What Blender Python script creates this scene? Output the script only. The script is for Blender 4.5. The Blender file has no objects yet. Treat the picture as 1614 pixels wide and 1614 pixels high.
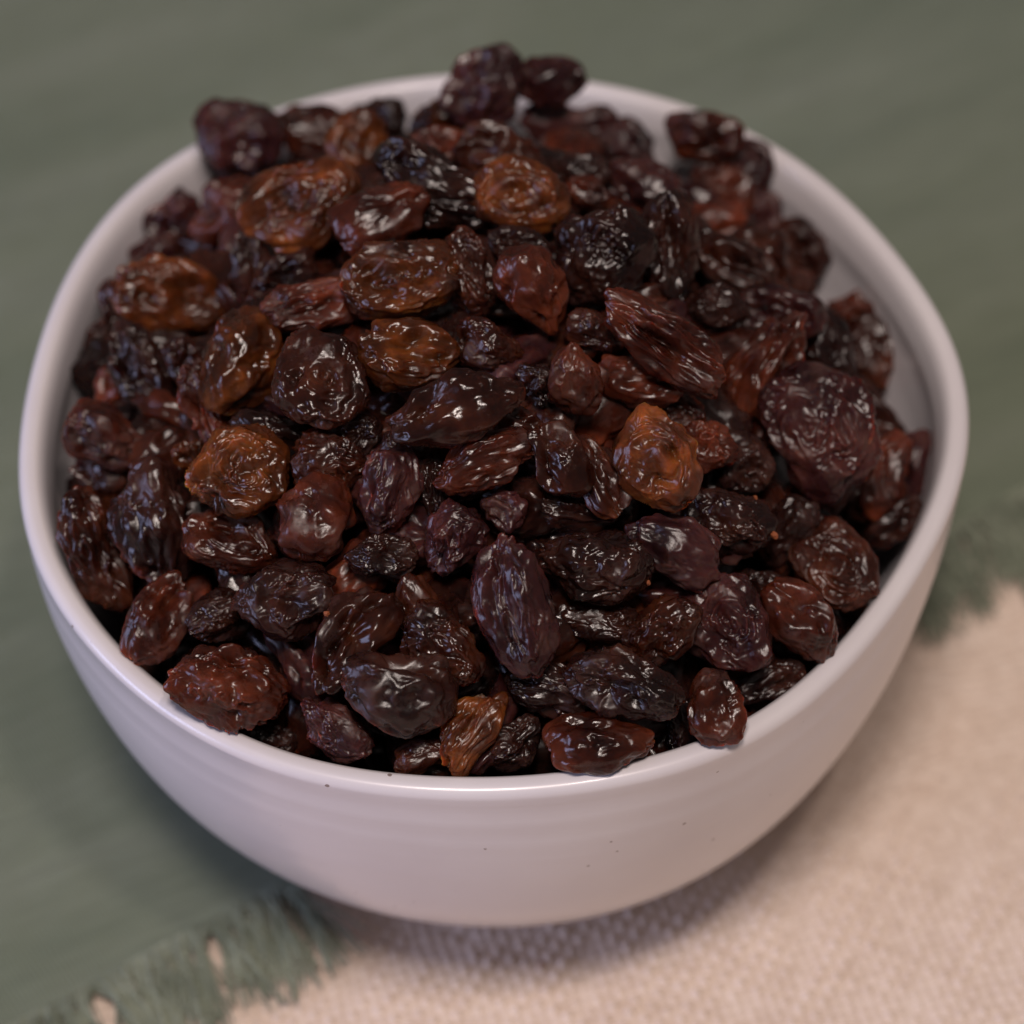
import bpy, math, random
import numpy as np
from mathutils import Matrix, Vector

S = bpy.context.scene
col = S.collection
R = math.radians
random.seed(7)
rng = np.random.default_rng(11)

# ------------------------------------------------------------------ camera
FPX = 4850.0                                  # focal length in pixels of a 1614 px frame
PITCH = R(51)
DIST = 0.42                                   # lens to the middle of the bowl's rim
RIM_Z = 0.070
fw = np.array([0, math.cos(PITCH), -math.sin(PITCH)])
rt = np.array([1.0, 0, 0])
up = np.array([0, math.sin(PITCH), math.cos(PITCH)])
CAM = np.array([0, 0, RIM_Z]) - DIST * (fw + rt * (781 - 807) / FPX + up * (807 - 700) / FPX)
cd = bpy.data.cameras.new("camera")
cam = bpy.data.objects.new("camera", cd)
col.objects.link(cam)
M = Matrix(((rt[0], up[0], -fw[0], CAM[0]), (rt[1], up[1], -fw[1], CAM[1]), (rt[2], up[2], -fw[2], CAM[2]), (0, 0, 0, 1)))
cam.matrix_world = M
cd.sensor_width = 36
cd.lens = 36 * FPX / 1614
cd.clip_start = 0.01
cd.clip_end = 20
cd.dof.use_dof = True
cd.dof.focus_distance = 0.388
cd.dof.aperture_fstop = 11.0
cd.dof.aperture_blades = 7
S.camera = cam

# ------------------------------------------------------------------ light
W = bpy.data.worlds.new("World"); S.world = W; W.use_nodes = True
bg = W.node_tree.nodes["Background"]
bg.inputs[0].default_value = (1.0, 0.88, 0.86, 1)
bg.inputs[1].default_value = 0.125

def area(name, loc, target, size, power, color, size_y=None):
    l = bpy.data.lights.new(name, 'AREA'); l.size = size
    if size_y: l.shape = 'RECTANGLE'; l.size_y = size_y
    l.energy = power; l.color = color
    o = bpy.data.objects.new(name, l); col.objects.link(o)
    o.location = loc
    o.rotation_euler = (Vector(target) - Vector(loc)).to_track_quat('-Z', 'Y').to_euler()
    return o
area("ceiling_lamp", (-0.06, -0.42, 1.28), (0, 0, 0.03), 0.20, 10.0, (1.0, 0.86, 0.79))
area("spot_lamp", (0.22, -0.34, 1.35), (0, 0, 0.03), 0.07, 3.4, (1.0, 0.84, 0.76))
area("window_light", (-1.30, -0.50, 0.45), (0, 0, 0.03), 0.7, 11.0, (0.56, 0.62, 1.0), 0.6)

S.view_settings.view_transform = 'Standard'
S.view_settings.look = 'None'
S.view_settings.exposure = 0.0
S.view_settings.gamma = 1.0
S.cycles.use_denoising = True
S.cycles.max_bounces = 6
S.cycles.sample_clamp_indirect = 4.0

# ------------------------------------------------------------------ geometry helpers
def at(px, py, z):
    d = fw + rt * (px - 807) / FPX + up * (807 - py) / FPX
    return CAM + d * ((z - CAM[2]) / d[2])

def mesh_np(name, V, F, mats, smooth=True):
    """V (n,3) float, F (m,k) int, all faces with k corners"""
    V = np.asarray(V, np.float32); F = np.asarray(F, np.int32)
    me = bpy.data.meshes.new(name)
    n, k = F.shape
    me.vertices.add(len(V)); me.vertices.foreach_set("co", V.ravel())
    me.loops.add(n * k); me.loops.foreach_set("vertex_index", F.ravel())
    me.polygons.add(n)
    me.polygons.foreach_set("loop_start", np.arange(0, n * k, k, dtype=np.int32))
    if smooth: me.polygons.foreach_set("use_smooth", np.ones(n, bool))
    me.update(calc_edges=True); me.validate()
    for m in mats: me.materials.append(m)
    return me

def link(name, me, parent=None):
    o = bpy.data.objects.new(name, me); col.objects.link(o)
    if parent: o.parent = parent
    return o

def tag(o, label=None, cat=None, group=None, kind=None):
    if label: o["label"] = label
    if cat: o["category"] = cat
    if group: o["group"] = group
    if kind: o["kind"] = kind
    return o

# vectorised gradient noise
_p = np.random.default_rng(5).permutation(256); _p = np.concatenate([_p, _p, _p])
_g = np.random.default_rng(6).normal(size=(256, 3)); _g /= np.linalg.norm(_g, axis=1)[:, None]
def noise(P):
    P = np.asarray(P, float)
    i = np.floor(P).astype(int); f = P - i; i &= 255
    w = f * f * f * (f * (f * 6 - 15) + 10)
    out = 0
    for a in (0, 1):
        for b in (0, 1):
            for c in (0, 1):
                h = _p[_p[_p[i[:, 0] + a] + i[:, 1] + b] + i[:, 2] + c]
                g = _g[h]
                v = (g * (f - (a, b, c))).sum(1)
                wt = (w[:, 0] if a else 1 - w[:, 0]) * (w[:, 1] if b else 1 - w[:, 1]) * (w[:, 2] if c else 1 - w[:, 2])
                out = out + v * wt
    return out * 1.6

# ------------------------------------------------------------------ materials
def mat(name):
    m = bpy.data.materials.new(name); m.use_nodes = True
    return m, m.node_tree, m.node_tree.nodes["Principled BSDF"]
def nd(t, kind, **kw):
    n = t.nodes.new(kind)
    for k, v in kw.items():
        if k.startswith("i_"): n.inputs[k[2:].replace("_", " ")].default_value = v
        else: setattr(n, k, v)
    return n
def ramp(t, fac, stops):
    r = t.nodes.new("ShaderNodeValToRGB"); e = r.color_ramp.elements
    while len(e) < len(stops): e.new(0.5)
    for el, (p, c) in zip(e, stops):
        el.position = p; el.color = tuple(c) + (1,) if len(c) == 3 else c
    t.links.new(fac, r.inputs[0]); return r.outputs[0]

def raisin_mat(name, c_dark, c_mid, c_light, bloom, sss, rough):
    m, t, b = mat(name); L = t.links.new
    tc = nd(t, "ShaderNodeTexCoord"); oi = nd(t, "ShaderNodeObjectInfo")
    add = nd(t, "ShaderNodeVectorMath", operation='MULTIPLY_ADD')
    L(oi.outputs["Random"], add.inputs[0]); add.inputs[1].default_value = (3.1, 1.7, 2.3)
    L(tc.outputs["Object"], add.inputs[2])
    n1 = nd(t, "ShaderNodeTexNoise", i_Scale=150.0, i_Detail=5.0, i_Roughness=0.6); L(add.outputs[0], n1.inputs["Vector"])
    c = ramp(t, n1.outputs[0], [(0.34, c_dark), (0.52, c_mid), (0.70, c_light)])
    # dull bloom in patches
    n2 = nd(t, "ShaderNodeTexNoise", i_Scale=190.0, i_Detail=8.0, i_Roughness=0.68); L(add.outputs[0], n2.inputs["Vector"])
    f = ramp(t, n2.outputs[0], [(0.52, (0, 0, 0)), (0.66, (1, 1, 1))])
    mf = nd(t, "ShaderNodeMath", operation='MULTIPLY'); L(f, mf.inputs[0]); mf.inputs[1].default_value = bloom
    mx = nd(t, "ShaderNodeMix", data_type='RGBA'); L(mf.outputs[0], mx.inputs[0]); L(c, mx.inputs[6])
    mx.inputs[7].default_value = (0.105, 0.045, 0.036, 1)
    # small variation from raisin to raisin
    hs = nd(t, "ShaderNodeHueSaturation"); L(mx.outputs[2], hs.inputs["Color"])
    mr = nd(t, "ShaderNodeMapRange"); L(oi.outputs["Random"], mr.inputs[0]); mr.inputs[3].default_value = 0.75; mr.inputs[4].default_value = 1.3
    L(mr.outputs[0], hs.inputs["Value"])
    L(hs.outputs[0], b.inputs["Base Color"])
    rr = nd(t, "ShaderNodeMapRange"); L(f, rr.inputs[0]); rr.inputs[3].default_value = rough; rr.inputs[4].default_value = rough + 0.30
    va = nd(t, "ShaderNodeMath", operation='MULTIPLY_ADD'); L(oi.outputs["Random"], va.inputs[0]); va.inputs[1].default_value = 0.14; L(rr.outputs[0], va.inputs[2])
    L(va.outputs[0], b.inputs["Roughness"])
    b.inputs["Subsurface Weight"].default_value = sss
    b.inputs["Subsurface Radius"].default_value = (1.0, 0.32, 0.10)
    b.inputs["Subsurface Scale"].default_value = 0.0030
    b.inputs["IOR"].default_value = 1.46
    b.inputs["Specular IOR Level"].default_value = 0.36
    # fine skin relief
    n3 = nd(t, "ShaderNodeTexNoise", i_Scale=1300.0, i_Detail=4.0, i_Roughness=0.7, i_Distortion=0.6); L(add.outputs[0], n3.inputs["Vector"])
    n4 = nd(t, "ShaderNodeTexNoise", noise_type='RIDGED_MULTIFRACTAL', i_Scale=330.0, i_Detail=3.0, i_Roughness=0.5, i_Distortion=0.5); L(add.outputs[0], n4.inputs["Vector"])
    b1 = nd(t, "ShaderNodeBump", i_Strength=0.24, i_Distance=0.00022); L(n4.outputs[0], b1.inputs["Height"])
    bp = nd(t, "ShaderNodeBump", i_Strength=0.28, i_Distance=0.00014); L(n3.outputs[0], bp.inputs["Height"]); L(b1.outputs[0], bp.inputs["Normal"])
    L(bp.outputs[0], b.inputs["Normal"])
    return m
MATS = {
 'a': raisin_mat("amber_skin", (0.016, 0.0044, 0.0024), (0.074, 0.0175, 0.0048), (0.22, 0.062, 0.012), 0.20, 0.9, 0.13),
 'r': raisin_mat("reddish_skin", (0.014, 0.0032, 0.0024), (0.052, 0.0100, 0.0048), (0.125, 0.027, 0.0115), 0.34, 0.85, 0.15),
 'b': raisin_mat("brown_skin", (0.010, 0.0029, 0.0022), (0.031, 0.0072, 0.0040), (0.075, 0.0185, 0.0080), 0.24, 0.8, 0.13),
 'k': raisin_mat("blackish_skin", (0.0065, 0.0026, 0.0024), (0.016, 0.0050, 0.0039), (0.038, 0.0115, 0.0074), 0.18, 0.6, 0.12),
 'p': raisin_mat("purplish_skin", (0.011, 0.0034, 0.0040), (0.031, 0.0080, 0.0084), (0.065, 0.0175, 0.0155), 0.40, 0.8, 0.17),
}

# ceramic
m_cer, t, b = mat("white_glaze"); L = t.links.new
tc = nd(t, "ShaderNodeTexCoord")
n = nd(t, "ShaderNodeTexNoise", i_Scale=28.0, i_Detail=4.0, i_Roughness=0.6); L(tc.outputs["Object"], n.inputs["Vector"])
base = ramp(t, n.outputs[0], [(0.35, (0.60, 0.565, 0.59)), (0.65, (0.655, 0.625, 0.645))])
v = nd(t, "ShaderNodeTexVoronoi", i_Scale=240.0, i_Randomness=1.0); L(tc.outputs["Object"], v.inputs["Vector"])
sep = nd(t, "ShaderNodeSeparateColor"); L(v.outputs["Color"], sep.inputs[0])
thr = nd(t, "ShaderNodeMath", operation='MULTIPLY'); L(sep.outputs[0], thr.inputs[0]); thr.inputs[1].default_value = 0.075
pick = nd(t, "ShaderNodeMath", operation='GREATER_THAN'); L(sep.outputs[1], pick.inputs[0]); pick.inputs[1].default_value = 0.25
thr2 = nd(t, "ShaderNodeMath", operation='MULTIPLY'); L(thr.outputs[0], thr2.inputs[0]); L(pick.outputs[0], thr2.inputs[1])
nz = nd(t, "ShaderNodeTexNoise", i_Scale=1500.0, i_Detail=2.0); L(tc.outputs["Object"], nz.inputs["Vector"])
ds = nd(t, "ShaderNodeMath", operation='MULTIPLY_ADD'); L(nz.outputs[0], ds.inputs[0]); ds.inputs[1].default_value = 0.06; L(v.outputs["Distance"], ds.inputs[2])
ds2 = nd(t, "ShaderNodeMath", operation='SUBTRACT'); L(ds.outputs[0], ds2.inputs[0]); ds2.inputs[1].default_value = 0.03
lt = nd(t, "ShaderNodeMath", operation='LESS_THAN'); L(ds2.outputs[0], lt.inputs[0]); L(thr2.outputs[0], lt.inputs[1])
mx = nd(t, "ShaderNodeMix", data_type='RGBA'); L(lt.outputs[0], mx.inputs[0]); L(base, mx.inputs[6]); mx.inputs[7].default_value = (0.22, 0.17, 0.16, 1)
L(mx.outputs[2], b.inputs["Base Color"])
b.inputs["Roughness"].default_value = 0.30
b.inputs["Coat Weight"].default_value = 0.25; b.inputs["Coat Roughness"].default_value = 0.12
mp = nd(t, "ShaderNodeMapping"); mp.inputs["Scale"].default_value = (6, 6, 260); L(tc.outputs["Object"], mp.inputs["Vector"])
nb = nd(t, "ShaderNodeTexNoise", i_Scale=1.0, i_Detail=3.0); L(mp.outputs[0], nb.inputs["Vector"])
bp = nd(t, "ShaderNodeBump", i_Strength=0.12, i_Distance=0.0006); L(nb.outputs[0], bp.inputs["Height"])
L(bp.outputs[0], b.inputs["Normal"])

# canvas
m_can, t, b = mat("beige_canvas"); L = t.links.new
tc = nd(t, "ShaderNodeTexCoord")
n = nd(t, "ShaderNodeTexNoise", i_Scale=420.0, i_Detail=3.0); L(tc.outputs["Object"], n.inputs["Vector"])
n2 = nd(t, "ShaderNodeTexNoise", i_Scale=35.0, i_Detail=3.0); L(tc.outputs["Object"], n2.inputs["Vector"])
ad = nd(t, "ShaderNodeMix", data_type='FLOAT'); ad.inputs[0].default_value = 0.3; L(n.outputs[0], ad.inputs[2]); L(n2.outputs[0], ad.inputs[3])
c = ramp(t, ad.outputs[0], [(0.3, (0.58, 0.465, 0.385)), (0.5, (0.66, 0.545, 0.46)), (0.7, (0.73, 0.62, 0.54))])
L(c, b.inputs["Base Color"]); b.inputs["Roughness"].default_value = 0.95; b.inputs["Specular IOR Level"].default_value = 0.1
b.inputs["Sheen Weight"].default_value = 0.1
nf = nd(t, "ShaderNodeTexNoise", i_Scale=2600.0, i_Detail=3.0); L(tc.outputs["Object"], nf.inputs["Vector"])
bp = nd(t, "ShaderNodeBump", i_Strength=0.5, i_Distance=0.0003); L(nf.outputs[0], bp.inputs["Height"]); L(bp.outputs[0], b.inputs["Normal"])

# sage cloth
NAP_ANG = math.atan2(0.0338 + 0.0378, 0.0754 + 0.0330)
m_nap, t, b = mat("sage_cloth"); L = t.links.new
tc = nd(t, "ShaderNodeTexCoord")
mp = nd(t, "ShaderNodeMapping"); mp.vector_type = "TEXTURE"; mp.inputs["Rotation"].default_value = (0, 0, R(27)); mp.inputs["Scale"].default_value = (1/9, 1/55, 1/20)
L(tc.outputs["Object"], mp.inputs["Vector"])
n = nd(t, "ShaderNodeTexNoise", i_Scale=1.0, i_Detail=5.0, i_Roughness=0.55); L(mp.outputs[0], n.inputs["Vector"])
c = ramp(t, n.outputs[0], [(0.3, (0.122, 0.148, 0.104)), (0.5, (0.146, 0.171, 0.123)), (0.72, (0.174, 0.198, 0.151))])
nfi = nd(t, "ShaderNodeTexNoise", i_Scale=1.0, i_Detail=3.0); mfi = nd(t, "ShaderNodeMapping"); mfi.vector_type = "TEXTURE"; mfi.inputs["Rotation"].default_value = (0, 0, R(27)); mfi.inputs["Scale"].default_value = (1/90, 1/700, 1/20)
L(tc.outputs["Object"], mfi.inputs["Vector"]); L(mfi.outputs[0], nfi.inputs["Vector"])
sl = nd(t, "ShaderNodeMapRange"); L(nfi.outputs[0], sl.inputs[0]); sl.inputs[1].default_value = 0.3; sl.inputs[2].default_value = 0.7; sl.inputs[3].default_value = 0.92; sl.inputs[4].default_value = 1.08
hv = nd(t, "ShaderNodeHueSaturation"); L(c, hv.inputs["Color"]); L(sl.outputs[0], hv.inputs["Value"])
L(hv.outputs[0], b.inputs["Base Color"]); b.inputs["Roughness"].default_value = 0.85; b.inputs["Specular IOR Level"].default_value = 0.2
b.inputs["Sheen Weight"].default_value = 0.15
mp2 = nd(t, "ShaderNodeMapping"); mp2.inputs["Rotation"].default_value = (0, 0, -NAP_ANG); L(tc.outputs["Object"], mp2.inputs["Vector"])
w1 = nd(t, "ShaderNodeTexWave", wave_type='BANDS', bands_direction='X', i_Scale=420.0, i_Distortion=1.2); L(mp2.outputs[0], w1.inputs["Vector"])
w2 = nd(t, "ShaderNodeTexWave", wave_type='BANDS', bands_direction='Y', i_Scale=420.0, i_Distortion=1.2); L(mp2.outputs[0], w2.inputs["Vector"])
mu = nd(t, "ShaderNodeMath", operation='MULTIPLY'); L(w1.outputs[0], mu.inputs[0]); L(w2.outputs[0], mu.inputs[1])
bp = nd(t, "ShaderNodeBump", i_Strength=0.6, i_Distance=0.0003); L(mu.outputs[0], bp.inputs["Height"])
L(bp.outputs[0], b.inputs["Normal"])
m_thr, t, b = mat("sage_thread"); L = t.links.new
oi = nd(t, "ShaderNodeTexCoord")
n = nd(t, "ShaderNodeTexNoise", i_Scale=160.0, i_Detail=2.0); L(oi.outputs["Object"], n.inputs["Vector"])
c = ramp(t, n.outputs[0], [(0.35, (0.15, 0.175, 0.125)), (0.65, (0.25, 0.28, 0.21))])
L(c, b.inputs["Base Color"]); b.inputs["Roughness"].default_value = 0.8; b.inputs["Specular IOR Level"].default_value = 0.2
b.inputs["Sheen Weight"].default_value = 0.15

# ------------------------------------------------------------------ bowl
PTS = [(305,232),(260,259),(211,297),(173,334),(139,373),(107,423),(82,473),(62,522),(47,587),(40,625),(32,674),(30,724),(30,773),(35,823),(45,868),(74,930),(97,959),(159,1039),(183,1066),(216,1096),(265,1130),(320,1163),(359,1180),(425,1206),(482,1224),(541,1237),(638,1249),(722,1255),(800,1254),(874,1251),(959,1246),(1023,1231),(1085,1214),(1122,1199),(1162,1177),(1209,1150),(1254,1120),(1306,1083),(1348,1044),(1380,1004),(1412,964),(1442,920),(1484,830),(1506,777),(1524,735),(1532,673),(1526,619),(1511,567),(1494,527),(1477,500),(1447,442),(1405,385),(1360,340),(1318,301),(1273,266),(1231,239),(1192,211),(1080,167),(1060,151),(1038,147),(986,135),(934,130),(691,119),(604,130),(517,149),(447,168)]
_P = np.array([at(a, b_, RIM_Z - 0.0008)[:2] for a, b_ in PTS])
BC = (_P.min(0) + _P.max(0)) / 2
_th = np.arctan2(_P[:, 1] - BC[1], _P[:, 0] - BC[0]); _R = np.hypot(*(_P - BC).T)
KF = 7
def _A(tt): return np.stack([np.ones_like(tt)] + [g(k * tt) for k in range(1, KF + 1) for g in (np.cos, np.sin)], 1)
_co = np.linalg.lstsq(_A(_th), _R, rcond=None)[0]
def rim_r(theta): return _A(np.atleast_1d(np.asarray(theta, float))) @ _co
R0 = _co[0]
WALL = 0.0041
def body_scale(d):                                        # outer radius fraction at depth d below the rim
    q = np.clip(d / RIM_Z, 0, 1)
    return 1 - 0.03 * q - 0.35 * q ** 2.6 - 0.10 * q ** 12
def inner_frac(d): return body_scale(d) * 1.0 - WALL / R0
NT = 256
tt = np.linspace(0, 2 * math.pi, NT, endpoint=False)
rr = rim_r(tt)
def ring(rad_fn, z):
    r_ = rad_fn(rr)
    return np.stack([BC[0] + r_ * np.cos(tt), BC[1] + r_ * np.sin(tt), np.full(NT, z)], 1)
def shape(d, off):
    s = body_scale(d); w = min(1, d / RIM_Z) * 0.7
    return lambda r_: (r_ * (1 - w) + R0 * w) * s + off
rings = []
rings.append(ring(lambda r_: r_ * 0 + 0.0004, 0.0022))
rings.append(ring(lambda r_: r_ * 0 + 0.022, 0.0018))
rings.append(ring(lambda r_: r_ * 0 + 0.0275, 0.0014))
rings.append(ring(lambda r_: r_ * 0 + 0.0295, 0.0011))
rings.append(ring(lambda r_: r_ * 0 + 0.0325, 0.0012))
for d in np.linspace(RIM_Z - 0.0025, 0.0016, 40):
    rings.append(ring(shape(d, 0.0), RIM_Z - d))
# rounded lip
for k in range(0, 9):
    a = k / 8 * math.pi / 2
    rings.append(ring(lambda r_, a=a: r_ * body_scale(0.0014) - 0.0014 * (1 - math.cos(a)), RIM_Z - 0.0014 * (1 - math.sin(a))))
for k in range(1, 13):
    a = k / 12 * math.pi / 2
    rings.append(ring(lambda r_, a=a: r_ * body_scale(0.0014) - WALL + 0.0021 * (1 - math.sin(a)), RIM_Z - 0.0050 * (1 - math.cos(a))))
for d in np.linspace(0.0058, RIM_Z - 0.006, 34):
    rings.append(ring(shape(d, -WALL - 0.0030 * (min(1, (d - 0.005) / 0.022)) ** 2 * (2 - min(1, (d - 0.005) / 0.022))), RIM_Z - d))
rings.append(ring(lambda r_: r_ * 0 + 0.015, 0.0050))
rings.append(ring(lambda r_: r_ * 0 + 0.0003, 0.0048))
V = np.concatenate(rings); nr = len(rings)
# hand-thrown unevenness
V[:, 2] += 0.0009 * noise(V * (17, 17, 8) + 3.3) * np.clip((V[:, 2] - 0.03) / 0.03, 0, 1)
dep_ = RIM_Z - V[:, 2]
wob = 0.0006 * noise(V * (24, 24, 40) + 9.1) - 0.00022 * np.exp(-((dep_ - 0.0048) / 0.0012) ** 2) - 0.00015 * np.exp(-((dep_ - 0.0100) / 0.0010) ** 2)
dirs = V[:, :2] - BC; dl = np.linalg.norm(dirs, axis=1)[:, None]
V[:, :2] += dirs / dl * wob[:, None] * (dl > 0.02)
i0 = np.arange(NT); i1 = (i0 + 1) % NT
F = np.concatenate([np.stack([k * NT + i0, k * NT + i1, (k + 1) * NT + i1, (k + 1) * NT + i0], 1) for k in range(nr - 1)])
bowl = link("bowl", mesh_np("bowl", V, F, [m_cer]))
tag(bowl, "white speckled ceramic bowl with a soft uneven rim, heaped with raisins", "bowl")

# ------------------------------------------------------------------ cloths
def heightgrid(x0, x1, y0, y1, step, fn):
    xs = np.arange(x0, x1, step); ys = np.arange(y0, y1, step)
    X, Y = np.meshgrid(xs, ys); X = X.ravel(); Y = Y.ravel()
    V = np.stack([X, Y, fn(X, Y)], 1)
    nx, ny = len(xs), len(ys)
    a = (np.arange(ny - 1)[:, None] * nx + np.arange(nx - 1)[None]).ravel()
    return V, np.stack([a, a + 1, a + nx + 1, a + nx], 1)
def canvas_h(X, Y):
    c, s = math.cos(R(17)), math.sin(R(17)); p = 0.00172
    x = (X * c + Y * s); y = (-X * s + Y * c)
    Pn = np.stack([X, Y, X * 0], 1)
    x = x + 0.0008 * noise(Pn * 70 + 1.5) + 0.0003 * noise(Pn * 300 + 2.5); y = y + 0.0008 * noise(Pn * 70 + 7.5) + 0.0003 * noise(Pn * 300 + 8.5)
    u, v = x / p, y / p
    su, sv = np.abs(np.sin(math.pi * u)), np.abs(np.sin(math.pi * v))
    chk = np.where((np.floor(u) + np.floor(v)) % 2 == 0, 1.0, 0.0)
    jit = 0.75 + 0.8 * noise(np.stack([np.floor(u) * .37, np.floor(v) * .37, X * 0 + .5], 1))
    h = chk * (su ** .6) * (sv ** .8) * 0.00125 * jit + (1 - chk) * (su ** .8) * (sv ** .6) * 0.00055
    return h + 0.0003 * noise(Pn * 30) - 0.0016
ROOT_CAN = link("canvas_cloth", None)
ROOT_CAN.location = (0, 0, 0)
tag(ROOT_CAN, "coarse beige canvas cloth lying under the green cloth, seen at the lower right", "tablecloth")
Vc, Fc = heightgrid(-0.075, 0.105, -0.090, 0.060, 0.00038, canvas_h)
link("woven_cloth", mesh_np("woven_cloth", Vc, Fc, [m_can]), ROOT_CAN)
Vt = np.array([(-2, -2, -0.003), (2, -2, -0.003), (2, 3, -0.003), (-2, 3, -0.003)])
tbl = link("tabletop", mesh_np("tabletop", Vt, np.array([[0, 1, 2, 3]]), [m_can], False))
tag(tbl, "beige cloth covered tabletop under the bowl", None, None, "structure")

# napkin: edge from A to B in the table plane, cloth on the far side
EA = at(101, 1585, 0.001)[:2]; EB = at(1540, 820, 0.001)[:2]
ed = (EB - EA) / np.linalg.norm(EB - EA); en = np.array([-ed[1], ed[0]])       # en: into the cloth
us = np.concatenate([np.linspace(-0.9, -0.05, 20), np.arange(-0.045, 0.20, 0.0012), np.linspace(0.21, 1.1, 20)])
vs = np.concatenate([[0, 0.0004, 0.0008], np.arange(0.0016, 0.16, 0.0016), np.linspace(0.17, 1.3, 30)])
Ug, Vg = np.meshgrid(us, vs); Ug = Ug.ravel(); Vg = Vg.ravel()
edge = 0.0008 * noise(np.stack([Ug * 120, Ug * 0 + .3, Ug * 0], 1)) + 0.0005 * noise(np.stack([Ug * 520, Ug * 0 + .7, Ug * 0], 1))
XY = EA + Ug[:, None] * ed + (Vg + edge * np.exp(-Vg / 0.004))[:, None] * en
P3 = np.stack([XY[:, 0], XY[:, 1], Ug * 0], 1)
c22, s22 = math.cos(R(22)), math.sin(R(22))
along = P3[:, 0] * c22 + P3[:, 1] * s22; across = -P3[:, 0] * s22 + P3[:, 1] * c22
Z = 0.0011 + 0.0012 * np.clip(noise(np.stack([along * 9, across * 60, along * 0], 1)), -0.6, 1) * np.clip(Vg / 0.02, 0, 1) + 0.0002 * noise(P3 * 150)
rb = np.hypot(P3[:, 0] - BC[0], P3[:, 1] - BC[1]); Z = np.where(rb < 0.035, 0.0009, np.minimum(Z, 0.0009 + np.clip(rb - 0.035, 0, 1) * 0.2))
Vn = np.stack([XY[:, 0], XY[:, 1], Z], 1)
nx = len(us); a = (np.arange(len(vs) - 1)[:, None] * nx + np.arange(nx - 1)[None]).ravel()
nap = link("green_cloth", None); tag(nap, "sage green cloth with a frayed fringe edge, lying beneath the bowl", "napkin")
link("cloth_sheet", mesh_np("cloth_sheet", Vn, np.stack([a, a + 1, a + nx + 1, a + nx], 1), [m_nap]), nap)

def tubes(curves, rad):
    Vs, Fs, o = [], [], 0
    for c_, r_ in zip(curves, rad):
        n_ = len(c_)
        tg = np.gradient(c_, axis=0); tg /= np.linalg.norm(tg, axis=1)[:, None] + 1e-9
        sd = np.cross(tg, (0, 0, 1)); sd /= np.linalg.norm(sd, axis=1)[:, None] + 1e-9
        uu = np.cross(sd, tg)
        for a_ in range(5):
            ang = a_ * 2 * math.pi / 5
            Vs.append(c_ + (sd * math.cos(ang) + uu * math.sin(ang)) * (r_ * np.linspace(1, .8, n_))[:, None])
        # stored as 5 blocks of n_
        for a_ in range(5):
            b_ = (a_ + 1) % 5
            k = np.arange(n_ - 1)
            Fs.append(np.stack([o + a_ * n_ + k, o + a_ * n_ + k + 1, o + b_ * n_ + k + 1, o + b_ * n_ + k], 1))
        o += 5 * n_
    return np.concatenate(Vs), np.concatenate(Fs)
s = -0.030
tuft_n = 0
while s < 0.185:
    s += rng.uniform(0.0024, 0.0034)
    base = EA + s * ed
    under = -0.0290 < base[0] < 0.062                      # threads pressed short under the bowl
    length = rng.uniform(0.0135, 0.0190) if not under else rng.uniform(0.001, 0.003)
    lean = rng.normal(-0.22, 0.13)                        # towards the right in the picture
    curves, rad = [], []
    for k in range(34):
        b0 = base + ed * rng.normal(0, 0.0013) + en * 0.0012
        L_ = length * rng.uniform(0.60, 1.06)
        q = np.linspace(0, 1, 12)
        ln = lean + rng.normal(0, 0.08)
        d_ = -en * math.cos(ln) + ed * math.sin(ln)
        bend = rng.normal(0, 0.0018)
        ph = rng.uniform(0, 6.28)
        pinch = (b0 - base) @ ed
        xy = b0 + q[:, None] * L_ * d_ + ed * (bend * q ** 2 - pinch * np.sin(q * math.pi) * .8 + 0.00045 * np.sin(q * 9 + ph) * q)[:, None]
        z = 0.0011 + 0.0010 * np.sin(q * math.pi) * rng.uniform(0.2, 1.8) + rng.uniform(0, 0.0006) - 0.0003 * q
        curves.append(np.column_stack([xy, z])); rad.append(rng.uniform(0.00012, 0.00021))
    Vv, Ff = tubes(curves, rad)
    link("fringe_tuft", mesh_np("fringe_tuft", Vv, Ff, [m_thr]), nap)
    tuft_n += 1

# ------------------------------------------------------------------ raisins
def geodesic(n):
    ph = (1 + 5 ** .5) / 2
    v = np.array([(-1, ph, 0), (1, ph, 0), (-1, -ph, 0), (1, -ph, 0), (0, -1, ph), (0, 1, ph), (0, -1, -ph), (0, 1, -ph), (ph, 0, -1), (ph, 0, 1), (-ph, 0, -1), (-ph, 0, 1)])
    f = [(0, 11, 5), (0, 5, 1), (0, 1, 7), (0, 7, 10), (0, 10, 11), (1, 5, 9), (5, 11, 4), (11, 10, 2), (10, 7, 6), (7, 1, 8), (3, 9, 4), (3, 4, 2), (3, 2, 6), (3, 6, 8), (3, 8, 9), (4, 9, 5), (2, 4, 11), (6, 2, 10), (8, 6, 7), (9, 8, 1)]
    key, V, F = {}, [], []
    def vid(p):
        p = p / np.linalg.norm(p); k = tuple(np.round(p, 6) + 0.0)
        if k not in key: key[k] = len(V); V.append(p)
        return key[k]
    for a, b_, c in f:
        A, B, C_ = v[a], v[b_], v[c]; idx = {}
        for i in range(n + 1):
            for j in range(n + 1 - i):
                idx[i, j] = vid((A * (n - i - j) + B * i + C_ * j) / n)
        for i in range(n):
            for j in range(n - i):
                F.append((idx[i, j], idx[i + 1, j], idx[i, j + 1]))
                if i + j < n - 1: F.append((idx[i + 1, j], idx[i + 1, j + 1], idx[i, j + 1]))
    return np.array(V), np.array(F)
GEO = {n_: geodesic(n_) for n_ in (10, 28, 36)}

def nvec(P, f, o):
    return np.stack([noise(P * f + o + k * 17.3) for k in range(3)], 1)

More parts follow.
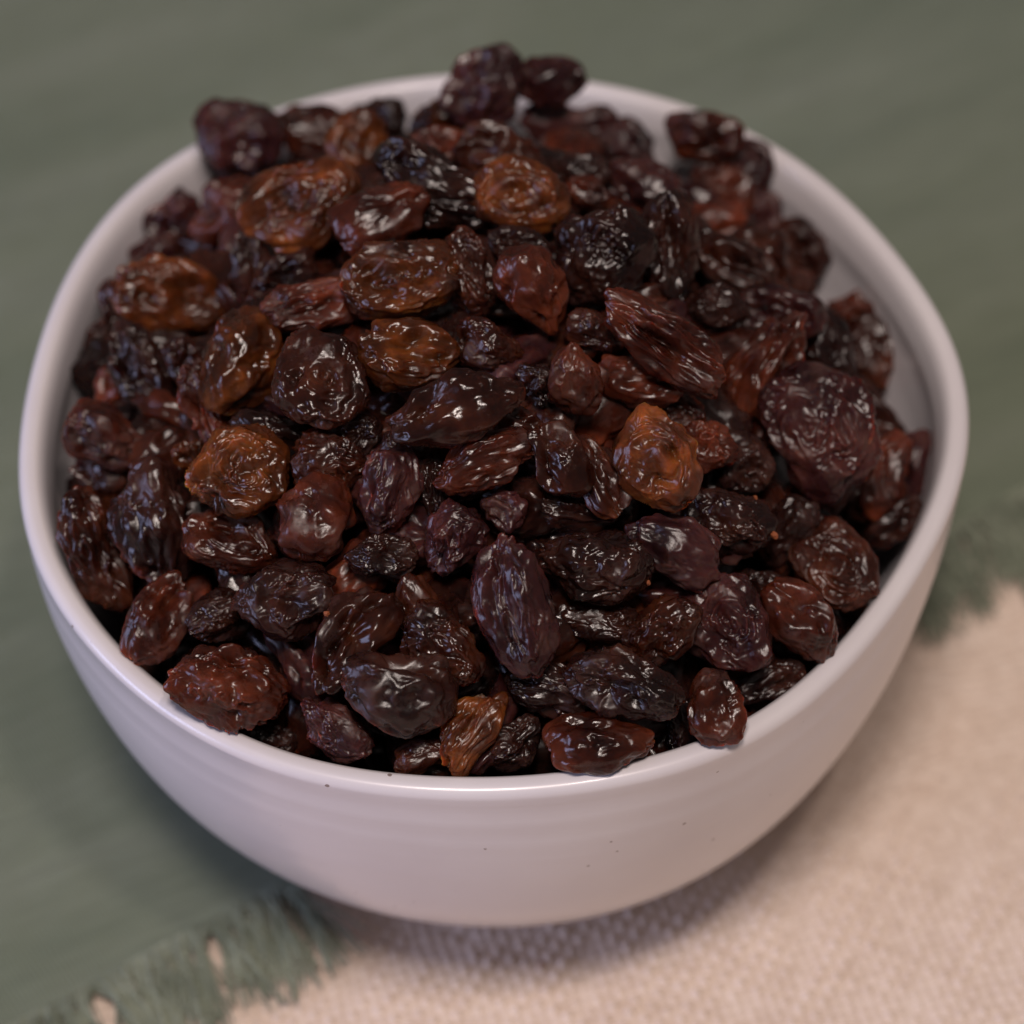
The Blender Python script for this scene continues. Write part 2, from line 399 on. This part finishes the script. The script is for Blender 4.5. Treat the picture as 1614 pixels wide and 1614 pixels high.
def raisin_mesh(a, b_, c, kind, res, seed, m):
    """a, b_, c: half length, half width, half thickness; kind: wrinkle pattern"""
    P, F = GEO[res]
    g = np.random.default_rng(seed); o = g.uniform(0, 200, 3)
    x, y, z = P.T
    e = np.array([a, b_, c])
    Q = P.copy()
    # squarer or tapered outline
    tp = g.uniform(-0.22, 0.22)
    Q[:, 1] *= 1 + tp * x; Q[:, 2] *= 1 + tp * x * .5
    Q = Q * (1 + 0.20 * noise(P * 1.1 + o)[:, None] + 0.09 * noise(P * 2.3 + o + 40)[:, None])
    bend = g.uniform(-0.14, 0.14); Q[:, 1] += bend * (x * x - .4)
    nrm = P / e; nrm /= np.linalg.norm(nrm, axis=1)[:, None]
    mm = (a * b_ * c) ** (1 / 3)
    Wp = P + {'C': .2, 'L': .16, 'F': .34, 'D': .22, 'S': .25}[kind] * nvec(P, 1.7, o + 11) + 0.07 * nvec(P, 5, o + 71)
    rho = np.hypot(x, y); d = np.zeros(len(P))
    def crest(nv, sh):                                   # thin raised fold lines between rounded hollows
        return 1 - np.sqrt(nv * nv * 4 + sh) * 1.25
    if kind == 'L':
        q = Wp * (1.0, 3.3, 3.3); d += 0.135 * crest(noise(q + o), 0.004)
        q2 = Wp * (2.4, 7.0, 7.0); d += 0.050 * crest(noise(q2 + o + 5), 0.01)
        d -= 0.20 * np.exp(-((y - g.uniform(-.3, .3)) / .22) ** 2) * np.clip(z, 0, 1) * (1 - x * x)
    elif kind == 'F':
        d += 0.125 * crest(noise(Wp * (2.5, 3.1, 3.1) + o), 0.004)
        d += 0.060 * crest(noise(Wp * 6.2 + o + 5), 0.01)
    elif kind == 'C':                                    # flat face with fine wrinkles running round it
        th = np.arctan2(y, x); rw = rho + 0.13 * noise(P * 2.0 + o + 9) + 0.04 * noise(P * 6 + o)
        cq = np.stack([rw * 8.0, np.cos(th) * 1.1, np.sin(th) * 1.1 + np.sign(z) * 4], 1)
        d += 0.085 * crest(noise(cq + o), 0.004) + 0.045 * crest(noise(Wp * 5.2 + o + 5), 0.01)
        d -= 0.16 * np.exp(-(rho / .6) ** 3); d += 0.05 * np.exp(-((rw - .84) / .10) ** 2)
    elif kind == 'D':
        th = np.arctan2(y, x); rw = rho + 0.10 * noise(P * 2.2 + o + 9)
        cq = np.stack([rw * 6.2, np.cos(th) * .9, np.sin(th) * .9 + np.sign(z) * 4], 1)
        d += 0.090 * crest(noise(cq + o), 0.006)
        d += 0.050 * crest(noise(Wp * 4.6 + o + 5), 0.01)
        cx, cy = g.uniform(-.15, .15, 2); d += 0.10 * np.exp(-((rw - .84) / .11) ** 2)
        d -= 0.42 * np.exp(-(((x - cx) / .62) ** 2 + ((y - cy) / .58) ** 2) ** 1.5) * np.sign(z) * np.sign(z)
    else:
        d += 0.085 * crest(noise(Wp * 1.7 + o), 0.010)
        d += 0.028 * crest(noise(Wp * 5.0 + o + 5), 0.012)
        for _ in range(7):
            cdir = g.normal(size=3); cdir /= np.linalg.norm(cdir)
            if _ < 3: cdir[2] = abs(cdir[2])
            dd = ((P - cdir) ** 2).sum(1); d -= g.uniform(.08, .22) * np.exp(-dd / g.uniform(.10, .40))
    msk = np.clip(0.5 + 1.1 * noise(P * 1.5 + o + 31), 0.16, 1.30)   # taut smooth patches between crumpled ones
    d = d * msk + 0.016 * noise(Wp * 13 + o + 3) * msk
    # sides that have collapsed flat as the fruit dried
    for _ in range(3 if kind in 'CD' else 7):
        cdir = g.normal(size=3) * (0.7, 1.0, 1.0); cdir /= np.linalg.norm(cdir)
        d -= g.uniform(.45, .95) * np.clip((P + 0.14 * nvec(P, 2.4, o + 91)) @ cdir - g.uniform(.62, .80), 0, 1)
    # puckered end where the stalk sat
    dx = ((P - (1 if g.random() < .5 else -1, g.uniform(-.2, .2), g.uniform(-.2, .2))) ** 2).sum(1)
    ang = np.arctan2(z, y); d += np.exp(-dx / .16) * (0.06 * np.cos(ang * g.integers(5, 9) + 1.0) - 0.12 * np.exp(-dx / .02))
    V = Q * e + nrm * (d * mm)[:, None]
    # keep the outline size asked for
    ext = V.max(0) - V.min(0); cen = (V.max(0) + V.min(0)) / 2
    V = (V - cen) * (np.array([2 * a, 2 * b_, min(ext[2], 2.3 * c)]) / ext)
    return mesh_np("raisin", V, F, [m])

def edge_drop(theta):
    return 0.0045 + 0.0125 * max(0, math.cos(theta - R(12))) ** 1.3 + 0.004 * max(0, math.cos(theta - R(150)))
def heap_h(x, y):
    dx, dy = x - BC[0], y - BC[1]; th = math.atan2(dy, dx)
    rn = math.hypot(dx, dy) / (rim_r(th)[0] - WALL)
    base = RIM_Z - edge_drop(th)
    peak = RIM_Z + 0.0265
    k = max(0.0, 1 - rn ** 2.1)
    return base + (peak - base) * k, rn
def on_heap(px, py):
    best = None
    for z in np.arange(RIM_Z + 0.034, RIM_Z - 0.030, -0.0005):
        p = at(px, py, z); h, rn = heap_h(p[0], p[1])
        if rn > 0.96: continue
        if z <= h: return p
        if best is None or z - h < best[0]: best = (z - h, p)
    return best[1] if best else at(px, py, RIM_Z)

# x, y, length, width (photo pixels), angle of the long axis, pattern, skin, lift (mm), look
G = "raisins heaped in the white bowl"
RA = [
(765,137,145,112,62,'S','p',3,"dark purplish raisin at the very top of the heap, the left of two"),
(868,130,112,78,4,'S','p',2,"small brownish raisin at the very top of the heap, the right of two"),
(378,214,145,108,-8,'S','p',5,"smooth plump purple-brown raisin resting on the rim at the back left"),
(500,208,125,82,-6,'S','r',1,"blurred reddish raisin just right of the raisin that rests on the back left rim"),
(560,232,120,90,80,'S','a',2,"blurred orange-red raisin standing on end near the back left rim"),
(598,190,88,68,0,'F','k',0,"small blackish raisin against the back rim left of the top"),
(692,196,90,70,30,'S','a',-1,"small amber raisin half hidden below the topmost purplish raisin"),
(682,228,110,56,2,'F','r',0,"small reddish raisin behind the black ridged raisin near the top"),
(790,243,150,94,-12,'S','b',-1,"dull olive-brown raisin behind the glossy orange raisin near the top"),
(895,197,150,64,-3,'S','p',0,"long dull raisin lying just below the two topmost raisins"),
(985,224,120,74,-38,'L','p',0,"ridged purplish raisin sloping down towards the back right rim"),
(1010,292,130,86,-20,'S','p',-2,"blurred dark purple raisin in the hollow at the back right"),
(920,268,90,60,0,'F','k',-5,"blackish raisin sunk in the hollow near the back of the heap"),
(925,300,80,50,-20,'F','r',-3,"dull red raisin behind the round black raisin"),
(1108,215,125,80,-14,'S','r',2,"brownish red lumpy raisin leaning on the back right rim"),
(1182,258,95,76,-60,'S','p',1,"purplish raisin with a violet shine against the back right rim"),
(1140,296,120,104,70,'F','r',3,"roundish red-brown wrinkled raisin near the back right rim"),
(1206,338,95,68,-70,'L','p',0,"narrow dark raisin right of the roundish red-brown raisin at the back right"),
(1188,398,120,76,-10,'S','b',0,"dark brown raisin under the back right slope of the heap"),
(1258,396,108,88,-65,'S','b',2,"lumpy brown raisin with an orange lower tip against the right inner wall"),
(1350,492,98,66,-8,'S','r',1,"upper of two brown raisins lying against the right inner wall"),
(1374,556,125,76,-75,'S','b',1,"lower of two dark raisins lying against the right inner wall"),
(382,286,125,66,22,'S','r',-1,"blurred red-brown raisin behind the big amber raisin at the upper left"),
(352,332,125,92,34,'S','r',0,"blurred russet raisin left of the big amber raisin"),
(272,344,100,72,48,'S','p',-1,"blurred purplish raisin near the upper left inner wall"),
(242,392,86,52,30,'F','p',-2,"dull purple raisin behind the amber raisin at the left wall"),
(396,420,120,70,-78,'L','k',-1,"greyish black raisin with whitish creases left of centre at the back"),
(476,323,192,140,27,'D','a',7,"largest amber raisin with shiny hollows at the upper left of the heap"),
(605,346,155,106,22,'S','r',5,"red-brown raisin lying between the large amber raisin and the black ridged one"),
(684,298,212,112,-26,'L','k',5,"long blackish raisin with deep wavy ridges near the top centre"),
(820,308,155,114,-14,'D','a',6,"glossy orange-red raisin with a sunken shiny face near the top centre"),
(944,401,172,146,62,'C','k',5,"big round blackish raisin with many concentric wrinkles, right of the top centre"),
(1056,400,192,92,-84,'L','k',5,"long upright blackish raisin right of the big round black raisin"),
(1165,422,152,78,-30,'S','b',2,"smooth brown raisin sloping down to the right behind the folded red raisin"),
(1128,482,100,72,10,'F','k',0,"dark wrinkled raisin below the upright blackish raisin"),
(1228,492,145,78,-12,'D','p',4,"flat purplish raisin with a shiny edge behind the folded red raisin"),
(628,440,186,118,8,'D','a',7,"translucent amber raisin with a dark sunken face near the upper centre"),
(736,430,142,86,-66,'F','b',4,"narrow brown wrinkled raisin right of the translucent amber raisin"),
(842,457,150,100,-58,'S','r',6,"red-brown dimpled raisin standing at centre left of the round black raisin"),
(268,466,190,112,-12,'D','a',6,"glossy red-amber raisin near the left wall, wrinkled at its left end"),
(492,480,168,78,14,'L','r',3,"purplish red raisin with long narrow ridges below the translucent amber raisin"),
(385,570,172,116,78,'S','a',6,"light russet raisin with a pointed top, left of centre"),
(506,600,158,146,-40,'D','b',7,"round dark raisin with brilliant shiny folds, left of centre"),
(642,560,160,112,-4,'L','a',6,"orange-brown raisin with crosswise wrinkles just above the smooth brown raisin"),
(768,546,112,82,-15,'F','b',1,"olive-brown raisin half hidden above the smooth brown raisin"),
(718,641,214,108,17,'S','b',8,"large smooth brown raisin with one sharp bright crease at the centre of the heap"),
(220,580,162,92,-62,'L','k',5,"shiny black raisin with a pale glint at its upper end near the left wall"),
(292,572,84,58,-60,'L','b',0,"small ridged brown raisin between the shiny black and the russet raisin"),
(182,500,120,46,-85,'S','b',0,"thin dark raisin behind the left end of the red-amber raisin"),
(152,560,110,48,88,'S','b',-2,"narrow brown raisin pressed against the left inner wall"),
(180,610,78,64,70,'S','r',0,"small red-brown raisin left of the shiny black raisin"),
(170,690,136,92,-24,'S','r',4,"russet raisin with blunt folds lying near the left wall"),
(158,748,95,54,-15,'S','b',-1,"dark raisin under the russet raisin at the left wall"),
(316,642,138,62,-72,'F','r',3,"thin crumpled red raisin left below the light russet raisin"),
(296,716,52,44,0,'S','a',2,"tiny orange-brown raisin tip left of the round amber-brown disc raisin"),
(235,690,90,76,0,'F','k',-4,"blackish raisin in the hollow at the left"),
(424,684,130,62,-14,'F','k',3,"grey-black glinting raisin behind the amber-brown disc raisin"),
(376,742,162,136,26,'C','a',7,"flat amber-brown raisin covered in swirling fine wrinkles, lower left of centre"),
(236,826,208,128,-76,'L','k',6,"large black raisin with long shiny folds at the left"),
(137,872,202,92,-72,'L','b',5,"olive-brown raisin split by a long groove along the left rim"),
(518,728,120,92,-10,'F','b',3,"dark brown raisin above the glossy red-brown one, left of centre"),
(495,816,140,118,70,'S','r',5,"glossy red-brown crumpled raisin left of centre in the lower half"),
(364,852,155,92,-22,'D','r',5,"red-brown raisin with a deep dark shiny hollow, below the amber-brown disc raisin"),
(616,776,145,90,80,'L','p',4,"dull purplish raisin with a pointed top below the smooth brown raisin"),
(684,772,96,52,-80,'L','k',0,"slim black raisin right of the dull purplish pointed raisin"),
(765,726,172,84,20,'L','r',6,"narrow red-brown raisin tucked beneath the smooth brown raisin"),
(820,684,100,78,-40,'S','b',3,"dark brown raisin end right under the smooth brown raisin"),
(882,726,128,84,-62,'S','b',4,"dark glossy raisin right of the narrow red-brown raisin at centre"),
(940,752,140,72,-58,'S','b',3,"brown creased raisin between the centre and the bright amber raisin"),
(904,600,116,84,-75,'S','r',4,"amber-red raisin with a bright glint left of the long ridged raisin"),
(848,606,84,60,-60,'F','k',0,"dark raisin in the gap right of the smooth brown raisin"),
(1015,602,152,86,-8,'S','r',4,"purplish red raisin lying under the long ridged raisin"),
(1042,540,228,96,-33,'L','r',8,"long ridged dark red raisin with a bluish sheen along its top, right of centre"),
(938,522,94,60,-20,'F','b',1,"dark raisin end left behind the long ridged raisin"),
(1034,727,166,130,-58,'D','a',8,"bright amber raisin with a raised rim and glittering face, right of centre"),
(1116,700,98,74,-40,'F','r',3,"dark red wrinkled raisin right of the bright amber raisin"),
(1204,582,212,112,64,'L','r',7,"folded red and brown raisin reaching up beside the big round purplish raisin"),
(1308,560,150,84,-66,'L','k',4,"dark ridged raisin behind the top of the big round purplish raisin"),
(1299,674,218,160,-62,'C','p',10,"big round purplish black raisin with swirling wrinkles at the right"),
(1394,748,142,76,66,'S','r',5,"red-brown raisin sticking out right behind the big round purplish raisin"),
(1440,738,124,70,78,'S','p',2,"dull purple raisin against the right inner wall"),
(1406,820,112,66,38,'S','k',1,"black raisin with a small white glint near the right rim"),
(1330,900,142,108,-48,'D','b',6,"brown raisin with a hollow face and amber edge beside the right rim"),
(1276,988,146,94,-52,'S','r',6,"red-brown raisin with a drooping flap touching the lower right rim"),
(1148,822,145,98,-20,'F','k',5,"shiny black wrinkled raisin below the bright amber raisin"),
(1240,836,122,72,58,'S','k',2,"black raisin with one white glint right of the shiny black wrinkled raisin"),
(1066,860,162,94,-33,'S','p',7,"plump purplish raisin with dull bloom, right of centre in the lower half"),
(940,892,176,112,-8,'F','k',5,"wide blackish raisin with fine cross wrinkles at the lower centre"),
(902,803,150,72,-12,'F','k',2,"black raisin above the wide blackish raisin at the lower centre"),
(792,802,74,62,-20,'S','p',4,"small dull purplish nub of a raisin at the centre"),
(712,852,118,92,60,'F','p',2,"dark purplish raisin left above the tall leaning raisin"),
(600,878,112,72,-10,'F','k',1,"black raisin in the gap right of the glossy red-brown one"),
(810,956,224,116,-77,'L','p',9,"tall leaning purplish raisin with a deep fold at the lower centre"),
(450,946,166,122,12,'F','k',6,"black glittering raisin with a blue shine at the lower left"),
(548,1006,192,108,52,'S','b',6,"brown-purple raisin leaning up to the right at the lower left of centre"),
(658,958,108,70,-80,'S','b',2,"glossy brown raisin right of the leaning brown-purple raisin"),
(700,1015,150,104,-40,'F','b',3,"dark brown raisin with fine wrinkles left of the tall leaning raisin"),
(355,1086,190,126,-12,'F','r',8,"big reddish wrinkled raisin resting on the front left rim"),
(246,978,156,92,58,'S','r',3,"dim red-brown raisin near the left front rim"),
(345,972,104,82,20,'F','k',1,"black crumpled raisin above the big reddish wrinkled raisin"),
(628,1094,180,124,-6,'S','k',9,"smooth dark oval raisin with a bluish reflection near the front"),
(528,1150,132,78,-36,'F','p',3,"dark purple wrinkled raisin left below the smooth oval raisin"),
(740,1150,150,82,58,'L','a',3,"amber raisin with bright ridges near the front rim"),
(662,1192,96,52,20,'S','b',0,"dim brown raisin down by the front rim below the smooth oval raisin"),
(425,1166,92,52,-15,'F','k',-1,"blackish raisin low behind the front left rim"),
(868,1086,148,88,-16,'L','k',4,"dark raisin with fine parallel ridges at the front centre"),
(984,1078,188,108,-17,'F','k',8,"big dark wrinkled raisin with small pearly glints near the front"),
(945,1176,168,94,2,'S','r',6,"red-brown blunt raisin lying on the front rim"),
(812,1172,100,78,30,'F','k',0,"black speckled raisin low behind the front rim"),
(1132,1122,118,84,-82,'S','r',7,"small round red-brown raisin on the rim at the front right"),
(1064,1142,100,64,-80,'F','k',1,"black raisin between the two raisins lying on the front rim"),
(1148,988,168,132,-52,'D','p',7,"large purplish black raisin with a round sunken face at the lower right"),
(1044,996,132,92,50,'F','b',3,"dark brown raisin left behind the large purplish black raisin"),
(948,986,134,68,-5,'F','k',1,"black raisin with sharp glints between the tall leaning and purplish raisins"),
(1214,1078,118,60,22,'S','k',1,"black raisin low along the lower right rim"),
(1208,938,118,72,-15,'F','k',1,"black raisin left of the hollow-faced brown raisin"),
(822,390,110,62,-15,'F','k',0,"black raisin in the gap under the glossy orange-red raisin"),
(1170,740,100,84,40,'F','k',-3,"black raisin deep in the gap right of the bright amber raisin"),
(1290,838,100,78,10,'S','k',-2,"black raisin deep below the big round purplish raisin"),
(640,702,80,54,0,'F','k',-1,"black raisin in the gap under the left end of the smooth brown raisin"),
(1290,1006,80,50,60,'S','b',1,"dim brown raisin by the right rim under the drooping flap"),
(560,690,90,70,50,'F','k',-2,"black raisin in the gap below the round dark shiny raisin"),
(450,430,110,62,25,'F','k',-3,"black raisin in the gap below the largest amber raisin"),
(1060,640,120,60,-20,'F','b',0,"dark raisin in the gap above the bright amber raisin"),
]
placed = []
for i, (px, py, ln, wd, ang, kind, skin, lift, label) in enumerate(RA):
    p = on_heap(px, py)
    view = (CAM - p); dist_f = (p - CAM) @ fw; view = view / np.linalg.norm(view)
    mpp = dist_f / FPX
    a, b_ = ln * mpp / 2 * 1.05, wd * mpp / 2 * 1.10
    c = min(0.60 * b_ if kind == 'D' else 0.74 * b_, 0.0042)
    p = p + view * (lift * 0.0006 - c * 0.25)
    placed.append([p, view, a, b_, c, i])
# push apart along each one's own line of sight: the one in front yields towards the lens
pos = [q[0].copy() for q in placed]
for it in range(30):
    for i in range(len(placed)):
        for j in range(i + 1, len(placed)):
            dlt = pos[i] - pos[j]; dd = np.linalg.norm(dlt)
            ri = (placed[i][2] + placed[i][3]) / 2; rj = (placed[j][2] + placed[j][3]) / 2
            if dd > ri + rj: continue
            v_ = placed[i][1]; depth = dlt @ v_; lat = math.sqrt(max(dd * dd - depth * depth, 0)) / (ri + rj)
            if lat >= 0.92: continue
            need = (placed[i][4] + placed[j][4]) * math.sqrt(1 - lat * lat) * 0.62
            if abs(depth) < need:
                li, lj = RA[i][7], RA[j][7]
                sgn = 1 if (li, depth) >= (lj, 0) and li >= lj else -1
                mv = (need - depth * sgn) * 0.12
                mv = min(mv, 0.0004)
                pos[i] = pos[i] + placed[i][1] * mv * sgn * 0.5
                pos[j] = pos[j] - placed[j][1] * mv * sgn * 0.5
for (p0, view, a, b_, c, i), p in zip(placed, pos):
    off = (p - p0) @ view
    p = p0 + view * float(np.clip(off, -0.006, 0.006))
    px, py, ln, wd, ang, kind, skin, lift, label = RA[i]
    g = np.random.default_rng(100 + i)
    me = raisin_mesh(a, b_, c, kind, 36 if kind in 'CD' and lift > 4 else 28, 500 + i, MATS[skin])
    o = link("raisin", me)
    # long axis across the line of sight at the angle seen, thickness towards the viewer
    vx = rt - view * (rt @ view); vx /= np.linalg.norm(vx); vy = np.cross(view, vx)
    Bm = Matrix(((vx[0], vy[0], view[0]), (vx[1], vy[1], view[1]), (vx[2], vy[2], view[2])))
    rot = Bm @ Matrix.Rotation(R(ang), 3, 'Z') @ Matrix.Rotation(R(g.uniform(-14, 14)), 3, 'X') @ Matrix.Rotation(R(g.uniform(-10, 10)), 3, 'Y')
    vv = np.empty(len(me.vertices) * 3, np.float32); me.vertices.foreach_get("co", vv)
    vv = vv.reshape(-1, 3)[::3] @ np.array(rot).T
    for _ in range(14):                                    # lies on the lip, never inside it
        w_ = vv + p; dx_, dy_ = w_[:, 0] - BC[0], w_[:, 1] - BC[1]
        ro = rim_r(np.arctan2(dy_, dx_)); rad_ = np.hypot(dx_, dy_)
        top = RIM_Z - np.clip((rad_ - ro + 0.0014) / 0.0014, 0, 1) ** 2 * 0.0014 - np.clip((ro - WALL + 0.0021 - rad_) / 0.0021, 0, 1) ** 2 * 0.0050
        m_ = (rad_ > ro - WALL) & (rad_ < ro) & (w_[:, 2] > RIM_Z - 0.0065)
        pen = (top - w_[:, 2])[m_].max() if m_.any() else -1
        if pen < 0.0001: break
        p = p + view * min(pen + 0.0001, 0.001) + np.append(BC - p[:2], 0) * 0.003
    o.matrix_world = Matrix.Translation(Vector(p)) @ rot.to_4x4()
    tag(o, label, "raisin", G)

# deeper raisins, seen through the gaps
deep_meshes = []
DEEP = []
for k in range(26):
    a = rng.uniform(0.0062, 0.0084); b_ = rng.uniform(0.0044, 0.0056); c = rng.uniform(0.0032, 0.0040)
    deep_meshes.append(raisin_mesh(a, b_, c, 'LFSF'[k % 4], 10, 900 + k, MATS['bkrpbk'[k % 6]]))
def inner_r(th, z):
    d = RIM_Z - z
    return (rim_r(th)[0] * (1 - min(1, d / RIM_Z) * .7) + R0 * min(1, d / RIM_Z) * .7) * body_scale(d) - WALL - 0.0012
cnt = 0
for layer, depth, want, mind in ((0, 0.0062, 112, 0.0082), (1, 0.0118, 60, 0.0100)):
    pts_ = []
    tries = 0
    while len(pts_) < want and tries < 6000:
        tries += 1
        th = rng.uniform(0, 2 * math.pi); q = math.sqrt(rng.random())
        rr_ = q * (rim_r(th)[0] - WALL - 0.005)
        x, y = BC[0] + rr_ * math.cos(th), BC[1] + rr_ * math.sin(th)
        h, rn = heap_h(x, y); z = h - depth
        if rr_ > inner_r(th, z) - 0.0058: continue
        if any((x - u_) ** 2 + (y - v_) ** 2 < mind ** 2 for u_, v_ in pts_): continue
        pts_.append((x, y))
        o = link("raisin", deep_meshes[cnt % len(deep_meshes)]); cnt += 1
        o.location = (x, y, z)
        o.rotation_euler = (rng.uniform(-.7, .7), rng.uniform(-.5, .5), rng.uniform(0, 6.28))
        DEEP.append(o)

# which of the deeper ones the photograph's gaps show, and beside which upper raisin
bpy.context.view_layer.update()
dg = bpy.context.evaluated_depsgraph_get()
seen = {}
for py in range(60, 1260, 7):
    for px in range(60, 1500, 7):
        dv = Vector(fw + rt * (px - 807) / FPX + up * (807 - py) / FPX).normalized()
        ok, loc, nrm_, idx, ob, mt = S.ray_cast(dg, Vector(CAM) + dv * 0.05, dv)
        if ok and ob.name.startswith("raisin"): seen.setdefault(ob.name, []).append((px, py))
ANCH = []
cut = (" at ", " near ", " behind ", " below ", " under ", " left", " right", " against ", " in ", " on ", " beside ", " leaning", " lying", " resting", " between", " standing", " sloping", " above", " just", " half", ", ", " just", " tucked", " sticking", " reaching", " beneath", " split", " touching")
for r_ in RA:
    if r_[7] < 4: continue
    h_ = r_[8]
    for c_ in cut:
        if c_ in h_[10:]: h_ = h_[:10 + h_[10:].index(c_)]
    ANCH.append((r_[0], r_[1], h_))
names = [a_[2] for a_ in ANCH]
ANCH = [a_ for a_ in ANCH if names.count(a_[2]) == 1 and 3 <= len(a_[2].split()) <= 8]
used_lab, HID = set(), []
for o in DEEP:
    hits = seen.get(o.name, [])
    if len(hits) < 4: HID.append(o); continue
    mx_, my_ = np.mean(hits, 0)
    skin = o.data.materials[0].name.split("_")[0]
    lab = None
    for ax, ay, h_ in sorted(ANCH, key=lambda q_: math.hypot(q_[0] - mx_, q_[1] - my_))[:5]:
        ddx, ddy = mx_ - ax, my_ - ay
        dr = ("right of" if ddx > 0 else "left of") if abs(ddx) > abs(ddy) else ("below" if ddy > 0 else "above")
        cand = "%s raisin deep in the gap %s the %s" % (skin, dr, h_)
        if (dr, h_) not in used_lab and len(cand.split()) <= 16: lab = cand; used_lab.add((dr, h_)); break
    tag(o, lab or "dark raisin lying deep in the heap, seen only through gaps between the upper raisins", "raisin",
        "raisins deep in the heap")
# the rest of the filling below, one mass
Vs, Fs, off = [], [], 0
for o in HID:
    mw = np.array(o.matrix_world); Vh = GEO[10][0] * 0
    co_ = np.empty(len(o.data.vertices) * 3, np.float32); o.data.vertices.foreach_get("co", co_)
    Vs.append(co_.reshape(-1, 3) @ mw[:3, :3].T + mw[:3, 3]); Fs.append(GEO[10][1] + off); off += len(co_) // 3
    bpy.data.objects.remove(o)
Pm, Fm = geodesic(6)
for k in range(460):
    th = rng.uniform(0, 2 * math.pi); q = math.sqrt(rng.random())
    rr_ = q * (rim_r(th)[0] - WALL - 0.004)
    x, y = BC[0] + rr_ * math.cos(th), BC[1] + rr_ * math.sin(th)
    h, rn = heap_h(x, y); z = h - rng.uniform(0.013, 0.030)
    if rr_ > inner_r(th, z) - 0.0050 or z < 0.010: continue
    Qm = Pm * (1 + 0.25 * noise(Pm * 1.4 + k * 3.7)[:, None]) * (0.0078, 0.0054, 0.0040)
    Rm = np.array(Matrix.Rotation(rng.uniform(0, 6.28), 3, 'Z') @ Matrix.Rotation(rng.uniform(-.8, .8), 3, 'X'))
    Vs.append(Qm @ Rm.T + (x, y, z)); Fs.append(Fm + off); off += len(Pm)
mass = link("raisin_mass", mesh_np("raisin_mass", np.concatenate(Vs), np.concatenate(Fs), [MATS['k']]))
tag(mass, "dark raisins filling the bowl below the heaped ones", "raisins", None, "stuff")

# crumbs
m_cr, t, b = mat("orange_crumb"); b.inputs["Base Color"].default_value = (0.24, 0.065, 0.02, 1); b.inputs["Roughness"].default_value = 0.7
def crumb(p, s_, label, seed):
    g = np.random.default_rng(seed); P, F = GEO[10]
    V = P * (1 + 0.35 * noise(P * 1.9 + seed)[:, None] + 0.15 * noise(P * 5 + seed)[:, None]) * s_ * np.array([1, .8, .6])
    o = link("crumb", mesh_np("crumb", V, F, [m_cr])); o.location = p; o.rotation_euler = g.uniform(0, 6, 3)
    tag(o, label, "crumb", "orange crumbs")
bpy.context.view_layer.update()
dg = bpy.context.evaluated_depsgraph_get()
def hit(px, py):
    d = Vector(fw + rt * (px - 807) / FPX + up * (807 - py) / FPX).normalized()
    ok, loc, nrm_, idx, ob, mt = S.ray_cast(dg, Vector(CAM) + d * 0.05, d)
    return loc + nrm_ * 0.0002 if ok else Vector(at(px, py, 0.0005))
for k, (px, py, s_, lab) in enumerate([
    (1219, 843, 0.00060, "tiny orange crumb on the right side of the shiny black wrinkled raisin"),
    (1020, 918, 0.00042, "tiny orange crumb on the right end of the wide blackish raisin"),
    (1190, 786, 0.00038, "tiny reddish crumb on the top edge of the shiny black wrinkled raisin"),
    (742, 885, 0.00045, "tiny orange crumb at the upper left edge of the tall leaning raisin"),
    (516, 968, 0.00045, "tiny orange crumb at the left edge of the leaning brown-purple raisin"),
    (853, 1520, 0.00048, "tiny rust-coloured crumb on the beige canvas in front of the bowl")]):
    crumb(hit(px, py), s_, lab, 40 + k)
